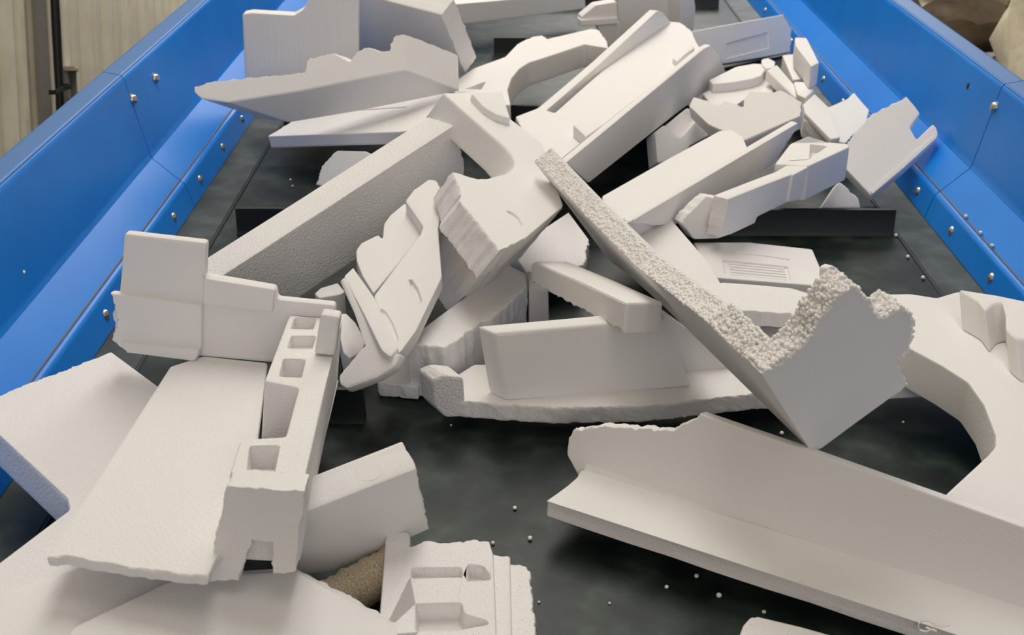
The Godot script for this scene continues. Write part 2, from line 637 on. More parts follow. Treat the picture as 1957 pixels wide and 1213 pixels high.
func hall() -> void:
	var x0 := -1.32
	struct("floor", box(Vector3(-1.6, -0.12, -9), Vector3(4.2, 0, 8)), M.concrete)
	struct("ceiling", box(Vector3(-1.6, 6.0, -9), Vector3(4.2, 6.15, 8)), M.paint)
	struct("wall_right", box(Vector3(4.0, 0, -9), Vector3(4.2, 6.0, 8)), M.paint)
	struct("wall_back", box(Vector3(-1.4, 0, -9.0), Vector3(4.0, 6.0, -8.8)), M.paint)
	struct("wall_front", box(Vector3(-1.4, 0, 7.8), Vector3(4.0, 6.0, 8.0)), M.paint)
	var wl := struct("wall_left", box(Vector3(x0 - 0.2, 0, -9), Vector3(x0 - 0.05, 6.0, 8)), M.panel)
	# ribbed cladding sheets on the left wall
	var pitch := 0.19
	for k in 56:
		var z := -6.6 + k * pitch
		var prof := PackedVector2Array()
		for g in [Vector2(0, 0), Vector2(pitch - 0.004, 0), Vector2(pitch - 0.004, 0.012), Vector2(pitch * 0.84, 0.016), Vector2(pitch * 0.78, 0.034), Vector2(pitch * 0.56, 0.034), Vector2(pitch * 0.5, 0.016), Vector2(pitch * 0.3, 0.016), Vector2(pitch * 0.26, 0.028), Vector2(pitch * 0.1, 0.028), Vector2(pitch * 0.06, 0.012), Vector2(0, 0.01)]:
			prof.append(g)
		var c := obj("cladding_sheet", run(prof, 0.0, 6.0, 0.9), M.panel, wl)
		c.transform = Transform3D(Basis(Vector3(0, 0, 1), Vector3(1, 0, 0), Vector3(0, 1, 0)), Vector3(x0 - 0.05, 0, z))
	var post := thing("cable_duct", "grey vertical cable duct fixed to the ribbed beige wall", "cable duct", Transform3D(Basis.IDENTITY, Vector3(x0 - 0.006, 0, -3.04)))
	obj("cover", run(PackedVector2Array([Vector2(-0.009, -0.036), Vector2(0.0, -0.036), Vector2(0.004, -0.032), Vector2(0.004, 0.032), Vector2(0.0, 0.036), Vector2(-0.009, 0.036)]), 0.0, 6.0), M.post, post).transform = Transform3D(Basis(Vector3(1, 0, 0), Vector3(0, 0, -1), Vector3(0, 1, 0)), Vector3.ZERO)
	var cable := thing("cable", "thick black cable running down the wall beside the grey duct", "cable", Transform3D(Basis.IDENTITY, Vector3(x0 + 0.005, 0, -3.115)))
	var tube := []
	for k in 61: tube.append(Vector2(0.012 + 0.0006 * sin(k * 2.1), k * 0.1))
	tube.push_front(Vector2(0, 0))
	tube.append(Vector2(0, 6.0))
	obj("sheath", lathe(tube, 14), M.pipe, cable)
	var tie := thing("cable_tie", "black cable tie strapped round the black cable and the grey duct", "cable tie", Transform3D(Basis.IDENTITY, Vector3(x0 + 0.005, 1.72, -3.085)))
	var band := obj("band", run(sheet([Vector2(-0.075, 0.01), Vector2(-0.07, 0.026), Vector2(0.0, 0.022), Vector2(0.045, 0.03), Vector2(0.062, 0.012), Vector2(0.05, -0.014)], 0.004, 0.004), -0.006, 0.006), M.dark, tie)
	band.transform = Transform3D(Basis(Vector3(0, 0.18, -1).normalized(), Vector3(1, 0, 0), Vector3(0, 1, 0.18).normalized()), Vector3.ZERO)
	var clip := thing("wall_bracket", "small bent metal bracket on the ribbed wall right of the black cable", "bracket", Transform3D(Basis(Vector3.UP, 0.15), Vector3(x0 - 0.01, 1.74, -3.235)))
	obj("plate", box(Vector3(-0.04, -0.045, -0.025), Vector3(0.0, 0.045, 0.025)), M.post, clip)
	obj("lip", box(Vector3(-0.01, 0.035, -0.03), Vector3(0.02, 0.047, 0.028)), M.fibre, clip)
	obj("hook", box(Vector3(-0.01, -0.045, -0.03), Vector3(0.014, 0.036, -0.02)), M.post, clip)

# ---------------------------------------------------------------- the conveyor
func conveyor() -> void:
	var o := thing("conveyor", "blue steel infeed conveyor with a dark green cleated belt and sloping side guards", "conveyor", SLOPE)
	var z0 := -0.35
	var z1 := -4.7
	obj("belt", box(Vector3(-0.53, -0.012, z1), Vector3(0.53, 0.0, z0)), M.belt, o)
	for s in [-1, 1]:
		var a := -0.62 if s < 0 else 0.533
		obj("belt_edge", box(Vector3(a, -0.012, z1), Vector3(a + 0.087, 0.001, z0)), M.belt_side, o)
		obj("belt_seam", box(Vector3(s * 0.5315 - 0.003, -0.011, z1), Vector3(s * 0.5315 + 0.003, 0.0015, z0)), M.seam, o)
	for c in [[-1.1868, -0.525, -0.2352], [-1.7495, -0.5, 0.525], [-2.3071, -0.525, 0.525], [-2.8746, -0.12, 0.525], [-3.4187, -0.525, 0.5]]:
		var prof := PackedVector2Array([Vector2(-0.012, -0.002), Vector2(0.012, -0.002), Vector2(0.006, 0.006), Vector2(0.0035, 0.041), Vector2(-0.0035, 0.041), Vector2(-0.006, 0.006)])
		var k := obj("cleat", run(prof, c[1], c[2]), M.cleat, o)
		k.transform = Transform3D(Basis(Vector3(0, 0, -1), Vector3(0, 1, 0), Vector3(1, 0, 0)), Vector3(0, 0, c[0]))
	for s in [-1.0, 1.0]:
		var sz: float = -1.856 if s < 0 else -1.8133
		for part in [[z0, sz + 0.0012], [sz - 0.0012, z1]]:
			side(o, s, part[0], part[1])
		for z in [-0.548, -0.721, -0.894, -1.067, -1.239, -1.412, -1.585, -1.758, -1.93, -2.103, -2.276, -2.449, -2.622, -2.794, -2.967, -3.14, -3.313, -3.485, -3.658, -3.831, -4.004, -4.176]:
			bolt(o, Vector3(s * 0.6045, 0.021, z + (0.0 if s < 0 else 0.05)), Vector3(-s, 0.25, 0))
	for b in [[-0.6744, 0.1807, -1.8623], [-0.6741, 0.1794, -1.9919], [0.6753, 0.1856, -1.8102]]:
		bolt(o, Vector3(b[0], b[1], b[2]), Vector3(-signf(b[0]), 0.1, 0))
	var hole := obj("screw_hole", lathe([Vector2(0.0058, -0.003), Vector2(0.0058, 0.0012), Vector2(0.0, 0.0012)], 16), M.dark, o)
	hole.transform = Transform3D(Basis(Vector3(0, 0, 1), Vector3(-1, 0.19, 0).normalized(), Vector3(0.19, 1, 0).normalized()).orthonormalized(), Vector3(0.675, 0.1841, -1.934))
	obj("bed", box(Vector3(-0.6, -0.2, z1), Vector3(0.6, -0.03, z0), 0.01), M.blue, o)
	obj("end_plate", box(Vector3(-0.9, -0.2, z1 - 0.06), Vector3(0.9, 0.5, z1 - 0.02), 0.01), M.blue, o)
	for s in [-1, 1]:
		for z in [-0.9, -3.9]:
			var up: float = 0.9 - z * sin(deg_to_rad(18.0)) - 0.13
			var l := obj("leg", box(Vector3(-0.04, -up, -0.04), Vector3(0.04, 0.0, 0.04), 0.006), M.blue, o)
			l.transform = SLOPE.affine_inverse() * Transform3D(Basis.IDENTITY, SLOPE * Vector3(s * 0.54, -0.12, z) * Vector3(1, 0, 1) + Vector3(0, up, 0))

func side(o: Node3D, s: float, za: float, zb: float) -> void:
	var flange := [Vector2(0.594, 0.002), Vector2(0.6065, 0.044), Vector2(0.614, 0.047)]
	var slope := [Vector2(0.611, 0.046), Vector2(0.654, 0.086)]
	var wall := [Vector2(0.6525, 0.084), Vector2(0.656, 0.092), Vector2(0.68, 0.216), Vector2(0.686, 0.2225)]
	var rim := [Vector2(0.683, 0.221), Vector2(0.714, 0.2275), Vector2(0.722, 0.20), Vector2(0.722, 0.05)]
	var bits := {"flange": [flange, M.blue, 0.006], "slope_panel": [slope, M.blue, 0.0], "wall_panel": [wall, M.blue, 0.004], "rim": [rim, M.blue_rim, 0.005]}
	for called in bits:
		var line: Array = bits[called][0]
		var p := sheet(line, 0.004, bits[called][2])
		if s < 0:
			for i in p.size(): p[i].x = -p[i].x
		obj(called, run(p, zb, za, 0.6), bits[called][1], o)
	var weld := PackedVector2Array()
	for k in 8: weld.append(Vector2(s * (0.6135 + 0.0016 * cos(TAU * k / 8)), 0.0475 + 0.0013 * sin(TAU * k / 8)))
	obj("weld_bead", run(weld, zb, za, 0.3), M.weld, o)

func bolt(o: Node3D, at: Vector3, face: Vector3) -> void:
	var b := obj("bolt", bolt_mesh(), M.bolt, o)
	var y := face.normalized()
	var x := y.cross(Vector3.FORWARD).normalized()
	b.transform = Transform3D(Basis(x, y, x.cross(y)), at)

var bolt_shape: ArrayMesh
func bolt_mesh() -> ArrayMesh:
	if bolt_shape == null:
		bolt_shape = lathe([Vector2(0.0098, -0.003), Vector2(0.0098, 0.001), Vector2(0.0082, 0.0013), Vector2(0.008, 0.0032), Vector2(0.0066, 0.0062), Vector2(0.004, 0.008), Vector2(0.0, 0.0086)], 18)
	return bolt_shape

func sack_point(half: Vector3, seed_at: float, wrinkle: float, a: float, b: float) -> Vector3:
	var c := Vector3(signf(cos(b) * cos(a)) * pow(absf(cos(b) * cos(a)), 0.34), signf(sin(b)) * pow(absf(sin(b)), 0.34), signf(cos(b) * sin(a)) * pow(absf(cos(b) * sin(a)), 0.34))
	var g := c * half
	var k := rough.get_noise_3dv(g * 0.1 + Vector3(seed_at, 0, 0)) * wrinkle + rough.get_noise_3dv(Vector3(g.x, g.y * 2.6, g.z) * 0.3 + Vector3(seed_at, 3, 0)) * wrinkle * 0.35
	return g + c.normalized() * k

func sack_mesh(half: Vector3, seed_at: float, wrinkle: float) -> ArrayMesh:
	var s := Soup.new()
	var nu := 64
	var nv := 40
	var grid := []
	for j in nv + 1:
		var line := PackedVector3Array()
		for i in nu:
			line.append(sack_point(half, seed_at, wrinkle, TAU * i / nu, PI * (float(j) / nv - 0.5)))
		grid.append(line)
	for j in nv:
		for i in nu:
			var i2 := (i + 1) % nu
			s.quad(grid[j][i], grid[j + 1][i], grid[j + 1][i2], grid[j][i2])
	return commit(s, [null, null], [0.4, 0.4])

func sacks() -> void:
	var a := thing("sack", "brownish grey woven sack low beside the right guard, under a second one", "sack", Transform3D(Basis(Vector3.UP, 0.1), Vector3(1.62, 0, -3.4)))
	obj("body", sack_mesh(Vector3(0.62, 0.886, 0.68), 1.0, 0.05), M.sack, a).position.y = 0.93
	var b := thing("sack", "brownish grey woven sack stacked on top of another at the upper right", "sack", Transform3D(Basis(Vector3.UP, -0.12), Vector3(1.66, 1.882, -3.4)))
	obj("body", sack_mesh(Vector3(0.62, 0.34, 0.68), 4.0, 0.05), M.sack, b).position.y = 0.33
	var c := thing("sack", "cream coloured stitched sack at the top right corner beside the brownish ones", "sack", Transform3D(Basis(Vector3.UP, 0.05), Vector3(1.5, 0, -2.14)))
	obj("body", sack_mesh(Vector3(0.5, 1.1, 0.48), 8.0, 0.05), M.cream, c).position.y = 1.12
	var s := Soup.new()
	for k in 110:
		var at := sack_point(Vector3(0.5, 1.1, 0.48), 8.0, 0.05, PI + 0.82, -0.75 + 1.5 * k / 110.0) * 1.006 + Vector3(0, 1.12, 0)
		for t in 5:
			var p0 := at + Vector3(cos(TAU * t / 5) * 0.0045, -0.006, sin(TAU * t / 5) * 0.0045)
			var p1 := at + Vector3(cos(TAU * (t + 1) / 5) * 0.0045, -0.006, sin(TAU * (t + 1) / 5) * 0.0045)
			s.quad(p0, p1, p1 + Vector3(0, 0.012, 0), p0 + Vector3(0, 0.012, 0))
	var st := obj("stitching", commit(s, [null, null]), M.thread, c)
	st.set_meta("kind", "stuff")
	var g := piece("fibre_roll", "rough tan fibrous roll lying under the block with the stamped circle", -0.2, 0.0, -0.86, "roll")
	var prof := [Vector2(0, -0.05)]
	for k in 24: prof.append(Vector2(0.0205 + 0.0012 * sin(k * 2.3) + 0.0008 * sin(k * 5.1), -0.05 + k * 0.1 / 23.0))
	prof.append(Vector2(0, 0.05))
	obj("roll", lathe(prof, 28), M.fibre, g).transform = Transform3D(Basis(Vector3(0, 1, 0), Vector3(0.72, 0.0, -0.69).normalized(), Vector3(-0.69, 0, -0.72).normalized()), Vector3(0, 0.0245, 0))


func crumbs() -> void:
	for c in [[-0.0631, 0.002, -1.0116, 0.0022, "tiny loose white foam bead lying on the dark belt", "loose beads on the belt"], [-0.048, 0.0022, -0.9607, 0.0024, "tiny loose white foam bead lying on the dark belt", "loose beads on the belt"], [-0.0843, 0.0018, -0.9534, 0.002, "tiny loose white foam bead lying on the dark belt", "loose beads on the belt"], [0.0778, 0.0017, -0.888, 0.0019, "tiny loose white foam bead lying on the dark belt", "loose beads on the belt"], [0.1075, 0.002, -0.9038, 0.0022, "tiny loose white foam bead lying on the dark belt", "loose beads on the belt"], [0.1243, 0.0023, -0.8756, 0.0026, "tiny loose white foam bead lying on the dark belt", "loose beads on the belt"], [0.2366, 0.0022, -1.1567, 0.0024, "tiny loose white foam bead lying on the dark belt", "loose beads on the belt"], [0.3804, 0.0013, -1.1825, 0.0015, "tiny loose white foam bead lying on the dark belt", "loose beads on the belt"], [0.5218, 0.0025, -1.6545, 0.0028, "tiny loose white foam bead lying on the dark belt", "loose beads on the belt"], [0.5217, 0.0027, -1.5787, 0.003, "tiny loose white foam bead lying on the dark belt", "loose beads on the belt"], [0.5271, 0.0027, -1.7378, 0.003, "tiny loose white foam bead lying on the dark belt", "loose beads on the belt"], [-0.4584, 0.0018, -1.9872, 0.002, "tiny loose white foam bead lying on the dark belt", "loose beads on the belt"], [-0.4494, 0.0018, -1.9556, 0.002, "tiny loose white foam bead lying on the dark belt", "loose beads on the belt"], [-0.5042, 0.0027, -1.7776, 0.003, "tiny loose white foam bead lying on the dark belt", "loose beads on the belt"], [-0.1363, 0.0012, -1.173, 0.0013, "tiny loose white foam bead lying on the dark belt", "loose beads on the belt"], [-0.0406, 0.0011, -0.8667, 0.0012, "tiny loose white foam bead lying on the dark belt", "loose beads on the belt"], [0.0236, 0.0011, -0.8656, 0.0012, "tiny loose white foam bead lying on the dark belt", "loose beads on the belt"], [0.1615, 0.0018, -0.8533, 0.002, "tiny loose white foam bead lying on the dark belt", "loose beads on the belt"], [0.613, 0.052, -1.6935, 0.0028, "tiny loose white foam bead on the weld line of the right guard", "beads on the right guard"], [0.613, 0.052, -1.6289, 0.0028, "tiny loose white foam bead on the weld line of the right guard", "beads on the right guard"], [0.613, 0.052, -1.581, 0.0028, "tiny loose white foam bead on the weld line of the right guard", "beads on the right guard"], [-0.6625, 0.1189, -1.3323, 0.003, "tiny white foam bead clinging to the left blue wall panel", ""]]:
		var ball := SphereMesh.new()
		ball.radius = 1.0
		ball.height = 1.8
		ball.radial_segments = 10
		ball.rings = 5
		var o := obj("foam_bead", ball, M.bead_ball)
		o.transform = SLOPE * Transform3D(Basis.from_scale(Vector3.ONE * c[3]).rotated(Vector3.UP, c[0] * 40.0), Vector3(c[0], c[1], c[2]))
		tag(o, c[4], "foam bead", c[5])

func piece(called: String, label: String, x: float, y: float, z: float, category := "packaging foam", group := "") -> Node3D:
	return thing(called, label, category, SLOPE * Transform3D(Basis.IDENTITY, Vector3(x, y, z)), group)

func foam() -> void:
	var p: Node3D
	p = piece("foam_slab", "flat bead-textured foam slab with a square notch, leaning on the left blue guard", -0.4838, 0.03, -0.957)
	slab(p, "slab", [0.0107, 0.0615, 0.0544, 0.27134, 0.02877, 0.96205, 0.1959, 0.97698, -0.08447], [-1146, -678, 35, 46, 225, 79, 339, 7, 1039, -415, 1508, -707, 1847, -663, 1588, 100, 1156, 611, 426, 1009, -2068, 1009, -3092, 353, -1856, -750], 0.0351, {"mat": "bead", "edges": {11: 1}})
	p = piece("foam_sheet", "wide foam sheet with a low step, bottom left beneath the corner tray", -0.3195, 0.0062, -0.7291)
	slab(p, "sheet", [-0.014, 0.0799, -0.0315, -0.95947, 0.19249, 0.20582, 0.199, 0.97993, 0.01124], [1669, 988, -1849, 988, -1826, 216, -1403, -145, -967, -488, -333, -414, 52, -490, 591, -479, 1015, -307, 1329, -74, 1723, 205], 0.04, {"edges": {2: 1, 3: 1}})
	slab(p, "raised_panel", [0.0464, 0.0787, -0.0168, -0.95916, 0.19241, 0.20733, 0.199, 0.97993, 0.01124], [1500, 779, -1190, 779, -1182, 80, -769, -263, -401, -575, 141, -514, 615, -413, 1286, 125], 0.013, {"bevel": 0.002})
	p = piece("foam_tray", "large foam corner tray with a stepped back wall and a pocketed side wall", -0.3641, 0.055, -0.9649)
	slab(p, "base", [0.0053, 0.0712, 0.1059, 0.0289, 0.11534, 0.9929, 0.11895, 0.98586, -0.11799], [-2691, -654, 1189, -654, 1155, -547, 1163, -418, 1226, -44, 1242, 435, 1232, 580, 953, 598, 664, 767, -3064, 323, -3069, -387], 0.0091, {"mat": "bead", "edges": {1: 1, 2: 1, 3: 1, 4: 1, 5: 1}})
	slab(p, "back_wall", [-0.032, 0.0921, -0.2046, 0.99223, -0.12438, -0.00434, 0.01895, 0.11656, 0.993], [-954, 111, -1017, -161, -979, -523, -876, -560, -34, -547, 676, -531, 1410, -487, 1357, 227, 730, 218, 706, 341, -52, 387, -50, 763, -915, 763], 0.0161, {"edges": {0: 1, 1: 1, 2: 1}})
	slab(p, "relief_panel", [-0.0918, 0.0734, -0.1921, 0.99102, -0.13367, -0.00322, 0.01895, 0.11656, 0.993], [-376, 89, -432, -161, -289, -253, 493, -288, 536, -122, 518, 367, -449, 367], 0.0141, {"edges": {0: 1, 1: 1, 6: 1}})
	slab(p, "ledge", [-0.0906, 0.0553, -0.1789, 0.99529, -0.09664, -0.00765, 0.01895, 0.11656, 0.993], [-328, -5, -273, -43, 456, -80, 505, 64, -361, 64], 0.0201, {"edges": {0: 1, 4: 1}})
	slab(p, "relief_panel", [0.0028, 0.1099, -0.2033, 0.98481, -0.17365, 0.00159, 0.01895, 0.11656, 0.993], [-369, -164, 383, -126, 377, 145, -391, 145], 0.0081)
	slab(p, "side_wall", [0.0909, 0.106, -0.0181, 0.06121, 0.11133, 0.9919, 0.11895, 0.98586, -0.11799], [-50, -257, 37, 75, 1088, 79, 1209, -282, 1827, -273, 1804, 323, -2092, 323, -1936, 249, -1886, -238], 0.0797, {"mat": "bead", "pockets": [[[-1820, -174, -1870, 68, -1497, 66, -1446, -186], 0.012, 0.004], [[-1270, -149, -1338, 114, -935, 110, -898, -153], 0.012, 0.004], [[-643, -154, -671, 74, -192, 84, -166, -140], 0.02, 0.004], [[1322, -196, 1264, 61, 1783, 80, 1797, -150], 0.02, 0.004]]})
	slab(p, "torn_end", [0.099, 0.0818, 0.1924, 0.99606, -0.08829, -0.00865, 0.01895, 0.11656, 0.993], [-338, 58, -378, -375, -158, -347, -55, 29, 114, 19, 112, -273, 302, -234, 316, 157, 340, 483, -256, 483], 0.0302, {"mat": "torn", "edges": {0: 1, 1: 1, 2: 1, 3: 1, 4: 1, 5: 1, 6: 1, 7: 1, 8: 1, 9: 1}, "bevel": 0.001, "amp": 0.0009})
	slab(p, "post", [0.1143, 0.1171, -0.0979, 0.20519, 0.97159, -0.11796, 0.01895, 0.11656, 0.993], [-230, 100, -205, -108, 223, -92, 212, 100], 0.0201, {"mat": "bead"})
	p = piece("foam_block", "thick foam block with a stamped circle, beside the corner tray’s pocketed side wall", -0.2101, 0.02, -0.8984)
	slab(p, "block", [0.0143, 0.0515, 0.0127, 0.89956, 0.18228, -0.39695, 0.42966, -0.20554, 0.87929], [-753, -256, -393, -461, 103, -424, 558, -403, 550, -115, 555, 214, 558, 483, -487, 483, -692, 478], 0.0372, {"edges": {3: 1, 4: 1, 5: 1}})
	slab(p, "stamp", [0.0183, 0.1048, 0.0027, -0.18217, -0.27345, 0.94448, -0.07869, 0.96152, 0.26321], [-17, -133, 17, -133, 51, -123, 81, -106, 106, -81, 123, -51, 133, -17, 133, 17, 123, 51, 106, 81, 81, 106, 51, 123, 17, 133, -17, 133, -51, 123, -81, 106, -106, 81, -123, 51, -133, 17, -133, -17, -123, -51, -106, -81, -81, -106, -51, -123], 0.0029, {"bevel": 0.0008})
	p = piece("foam_end_piece", "small pocketed foam piece with a ribbed right edge at the bottom centre", -0.1135, 0.0012, -0.8118)
	slab(p, "body", [-0.0201, 0.0499, -0.0402, 0.04327, 0, 0.99906, 0, 1, 0], [856, -443, 1319, -443, 1356, 527, -191, 527, -369, 493, -398, 350, -360, 126, -399, -79, -378, -149, -334, -214, -547, -237, -555, -458], 0.0449, {"mat": "speck", "edges": {4: 1, 5: 1, 6: 1, 7: 1, 8: 1}, "pockets": [[[-18, -212, 0, 250, 145, 259, 142, -210], 0.012, 0.004], [[-50, 287, -15, 439, 133, 505, 190, 495, 210, 277], 0.012, 0.004], [[470, -158, 472, 249, 619, 267, 698, 449, 763, 474, 835, 180, 829, -145], 0.016, 0.004]]})
	slab(p, "ledge", [0.0403, 0.0449, 0.0142, -0.03934, 0, -0.99923, 0, 1, 0], [-790, 79, -795, -64, 774, -94, 811, 79], 0.0299, {"mat": "speck", "edges": {2: 1}})
	slab(p, "ledge", [0.0599, 0.0399, 0.0055, -0.01614, 0, -0.99987, 0, 1, 0], [-881, 136, -883, -70, -298, -78, 222, -74, 545, -55, 628, 5, 667, 136], 0.0399, {"mat": "speck", "edges": {1: 1, 2: 1, 3: 1, 4: 1, 5: 1}})
	p = piece("foam_channel", "long smooth foam channel with one upright wall across the lower right", 0.259, 0.0012, -0.8572)
	slab(p, "base", [-0.2626, 0.0397, -0.1457, -0.61794, 0.02732, 0.78575, 0.78604, 0, 0.61818], [-271, 172, -302, -76, -182, -110, -145, -58, -93, -72, -35, -25, 116, -6, 458, 3, 454, 172], 0.6138, {"edges": {7: 1}, "bevel": 0.0015, "amp": 0.0009, "fillet": 0, "ext": [-0.1526, -0.0042, 0.9883]})
	slab(p, "mould_mark", [0.0182, 0.0418, 0.065, 0.72669, 0, -0.68697, 0, 1, 0], [-43, -5, 24, -5, 43, 5, -24, 5], 0.002, {"bevel": 0.0003})
	slab(p, "mould_mark", [0.0236, 0.0418, 0.0624, 0.99325, 0, -0.116, 0, 1, 0], [-34, -10, 25, -10, 34, 10, -25, 10], 0.002, {"bevel": 0.0003})
	slab(p, "mould_mark", [0.0284, 0.0418, 0.064, 0.67951, 0, 0.73367, 0, 1, 0], [-21, -10, 32, -9, 21, 9, -32, 9], 0.002, {"bevel": 0.0003})
	slab(p, "mould_mark", [0.0285, 0.0418, 0.0692, -0.45341, 0, 0.8913, 0, 1, 0], [-47, -2, 26, -2, 47, 2, -26, 2], 0.002, {"bevel": 0.0003})
	slab(p, "mould_mark", [0.0234, 0.0418, 0.0744, -0.86855, 0, 0.4956, 0, 1, 0], [-47, -7, 32, -7, 47, 7, -31, 7], 0.002, {"bevel": 0.0003})
	slab(p, "mould_mark", [0.0177, 0.0418, 0.0754, -0.92528, 0, -0.37928, 0, 1, 0], [-24, -11, 26, -11, 24, 11, -26, 11], 0.002, {"bevel": 0.0003})
	slab(p, "mould_mark", [0.0156, 0.0418, 0.0709, 0.05201, 0, -0.99865, 0, 1, 0], [-25, -3, 46, -3, 25, 3, -46, 3], 0.002, {"bevel": 0.0003})
	slab(p, "mould_mark", [0.0356, 0.0418, 0.0678, -0.96373, 0, 0.26688, 0, 1, 0], [67, -17, 14, 24, -60, 24, -72, 7, -1, 1, 52, -40], 0.002, {"bevel": 0.0003})
	slab(p, "mould_mark", [0.0253, 0.0418, 0.0733, -0.86708, 0, -0.49816, 0, 1, 0], [48, 12, -54, 12, -40, -10, 46, -13], 0.002, {"bevel": 0.0003})
	slab(p, "wall", [-0.1208, 0.0705, -0.0922, -0.86053, 0.01864, -0.50906, -0.47926, 0.30902, 0.82147], [1378, 629, -707, 629, -2136, 622, -3330, 625, -3066, -441, -2553, -476, -585, -567, 398, -588, 672, -352, 859, -317, 1155, -244, 1375, -194, 1644, -69, 1726, 57, 1655, 281, 1515, 405], 0.0158, {"edges": {7: 1, 8: 1, 9: 1, 10: 1, 11: 1, 12: 1, 13: 1}})
	p = piece("foam_scrap", "small white foam scrap at the bottom edge, beside the long channel", 0.165, 0.0012, -0.777)
	slab(p, "scrap", [-0.0074, 0.028, -0.0096, -0.99998, 0, 0.00565, 0, 1, 0], [451, 489, -473, 489, -596, -3, -236, -166, 110, -300, 182, -273, 251, -186, 310, -48], 0.028, {"mat": "speck", "edges": {4: 1}})
	p = piece("foam_hoop", "large white curved foam frame with an arched cut-out, by the right guard", 0.4457, 0.03, -1.0879)
	slab(p, "frame", [-0.0456, 0.0611, -0.0417, -0.33907, -0.0331, 0.94018, 0.0002, 0.99938, 0.03525], [-671, -774, -506, -458, -209, -70, 60, 208, 460, 373, 1010, 492, 1222, 494, 1397, 430, 2144, 96, 2263, 46, 2491, 749, 2677, 972, -2127, 972, -2128, 22, -1867, -209, -1873, -512, -1750, -809, -1487, -968, -1104, -1051], 0.0511)
	slab(p, "raised_edge", [0.0361, 0.0994, -0.1239, 0.35396, 0.0329, -0.93468, 0.0002, 0.99938, 0.03525], [354, 503, 147, 277, -101, 184, 130, 108, 218, 21, -87, -24, -467, -38, -636, -147, -586, -372, 315, -372, 337, -216, 377, 76], 0.0476, {"ext": [-0.6266, -0.2332, -0.7436]})
	p = piece("foam_corner", "foam corner of two walls with a crumbled bead edge, standing on its point", 0.1307, 0.06, -1.2079)
	slab(p, "long_wall", [-0.0531, 0.1066, -0.0216, 0.30192, 0.0203, 0.95312, -0.78041, -0.56895, 0.25933], [3138, -683, 3373, 579, 3108, 481, 2753, 530, 2301, 591, -14, 57, -1517, 184, -2911, 549, -3031, 454, -2869, 47, -2655, -1231, -1500, -878, -177, -683], 0.0284, {"mat": "coarse", "edges": {1: 3, 2: 3, 3: 3, 4: 2, 5: 2, 6: 2}, "bevel": 0.0015})
	slab(p, "short_wall", [0.1127, 0.1581, 0.2674, -0.48007, 0.80943, 0.33817, 0.40231, -0.13941, 0.90482], [-745, 762, -768, 322, -795, -99, -798, -258, -609, -248, -403, -258, -370, -395, -242, -492, -2, -548, 163, -476, 187, -322, 354, -254, 567, -257, 761, -216, 818, -43, 737, 129, 595, 354, 571, 620, 641, 839, -660, 839], 0.0293, {"mat": "coarse", "edges": {2: 1, 3: 1, 4: 1, 5: 3, 6: 3, 7: 3, 8: 3, 9: 3, 10: 3, 11: 3, 12: 3, 13: 3, 14: 3, 15: 3, 16: 3, 17: 3}, "bevel": 0.0015})
	p = piece("foam_plank", "thick foam plank behind the standing corner piece, parallel to its long wall", 0.1458, 0.02, -1.5449)
	slab(p, "plank", [0.0045, 0.0435, -0.0128, -0.41578, 0.05868, -0.90757, -0.02187, 0.99698, 0.07448], [685, 439, -1043, 439, -1345, 306, -1431, 9, -758, -201, 768, -458, 976, -438, 1063, -187, 1085, 91], 0.0341)
	p = piece("foam_bar", "short tapered foam bar with a square end, under the standing corner’s long wall", 0.0271, 0.08, -1.2823)
	slab(p, "bar", [-0.027, 0.0403, -0.0033, -0.41574, -0.15766, -0.89571, -0.90481, 0.17136, 0.3898], [1041, 163, -197, 163, -1326, 159, -1319, -167, -256, -152, 981, -113, 1075, -52], 0.0469, {"edges": {0: 1, 1: 1}})
	p = piece("foam_cradle", "long foam cradle with a raised block wall and a curled left end", 0.1231, 0.0012, -1.202)
	slab(p, "base", [-0.0251, 0.0399, 0.0095, -0.99954, 0, 0.03022, 0, 1, 0], [2554, 15, 2408, 195, 2173, 282, 1190, 431, 205, 421, -1064, 187, -2665, -1, -3223, -48, -3125, -298, -540, -592, 2089, -592], 0.0214, {"edges": {2: 1, 3: 1, 4: 1, 5: 1}})
	slab(p, "block_wall", [-0.1026, 0.0787, 0.0186, -0.98761, -0.01077, 0.15653, 0.15091, 0.20791, 0.96644], [969, 392, -61, 417, -1180, 417, -887, -420, 97, -408, 1062, -397], 0.0277, {"bevel": 0.004, "ext": [0.6107, -0.1711, -0.7732]})
	slab(p, "back_wall", [0.0443, 0.0496, -0.0333, -0.37364, 0.91711, -0.13896, 0.15091, 0.20791, 0.96644], [-197, 361, -631, -364, -411, -440, 386, 82, 852, 361], 0.0195)
	slab(p, "stamp", [-0.1857, 0.103, 0.0263, 0.86349, 0.44821, -0.23126, 0.15091, 0.20791, 0.96644], [-65, 33, -72, 11, -72, -11, -65, -33, -52, -52, -33, -65, -11, -72, 11, -72, 33, -65, 52, -52, 65, -33, 72, -11, 72, 11, 65, 33, 52, 52, 33, 65, 11, 72, -11, 72, -33, 65, -52, 52], 0.0029, {"bevel": 0.0006})
	slab(p, "curled_end", [-0.2589, 0.043, 0.0394, -0.07448, 0.99715, -0.0118, -0.15648, 0, 0.98768], [-137, 184, -271, 77, -259, -123, -62, -172, 250, -183, 274, 34, 205, 184], 0.0331, {"mat": "bead", "ext": [0.0511, 0.6761, -0.735]})
	p = piece("foam_chunk", "bright white foam chunk with one torn edge, behind the cradle’s curled end", -0.138, 0.0012, -1.3497)
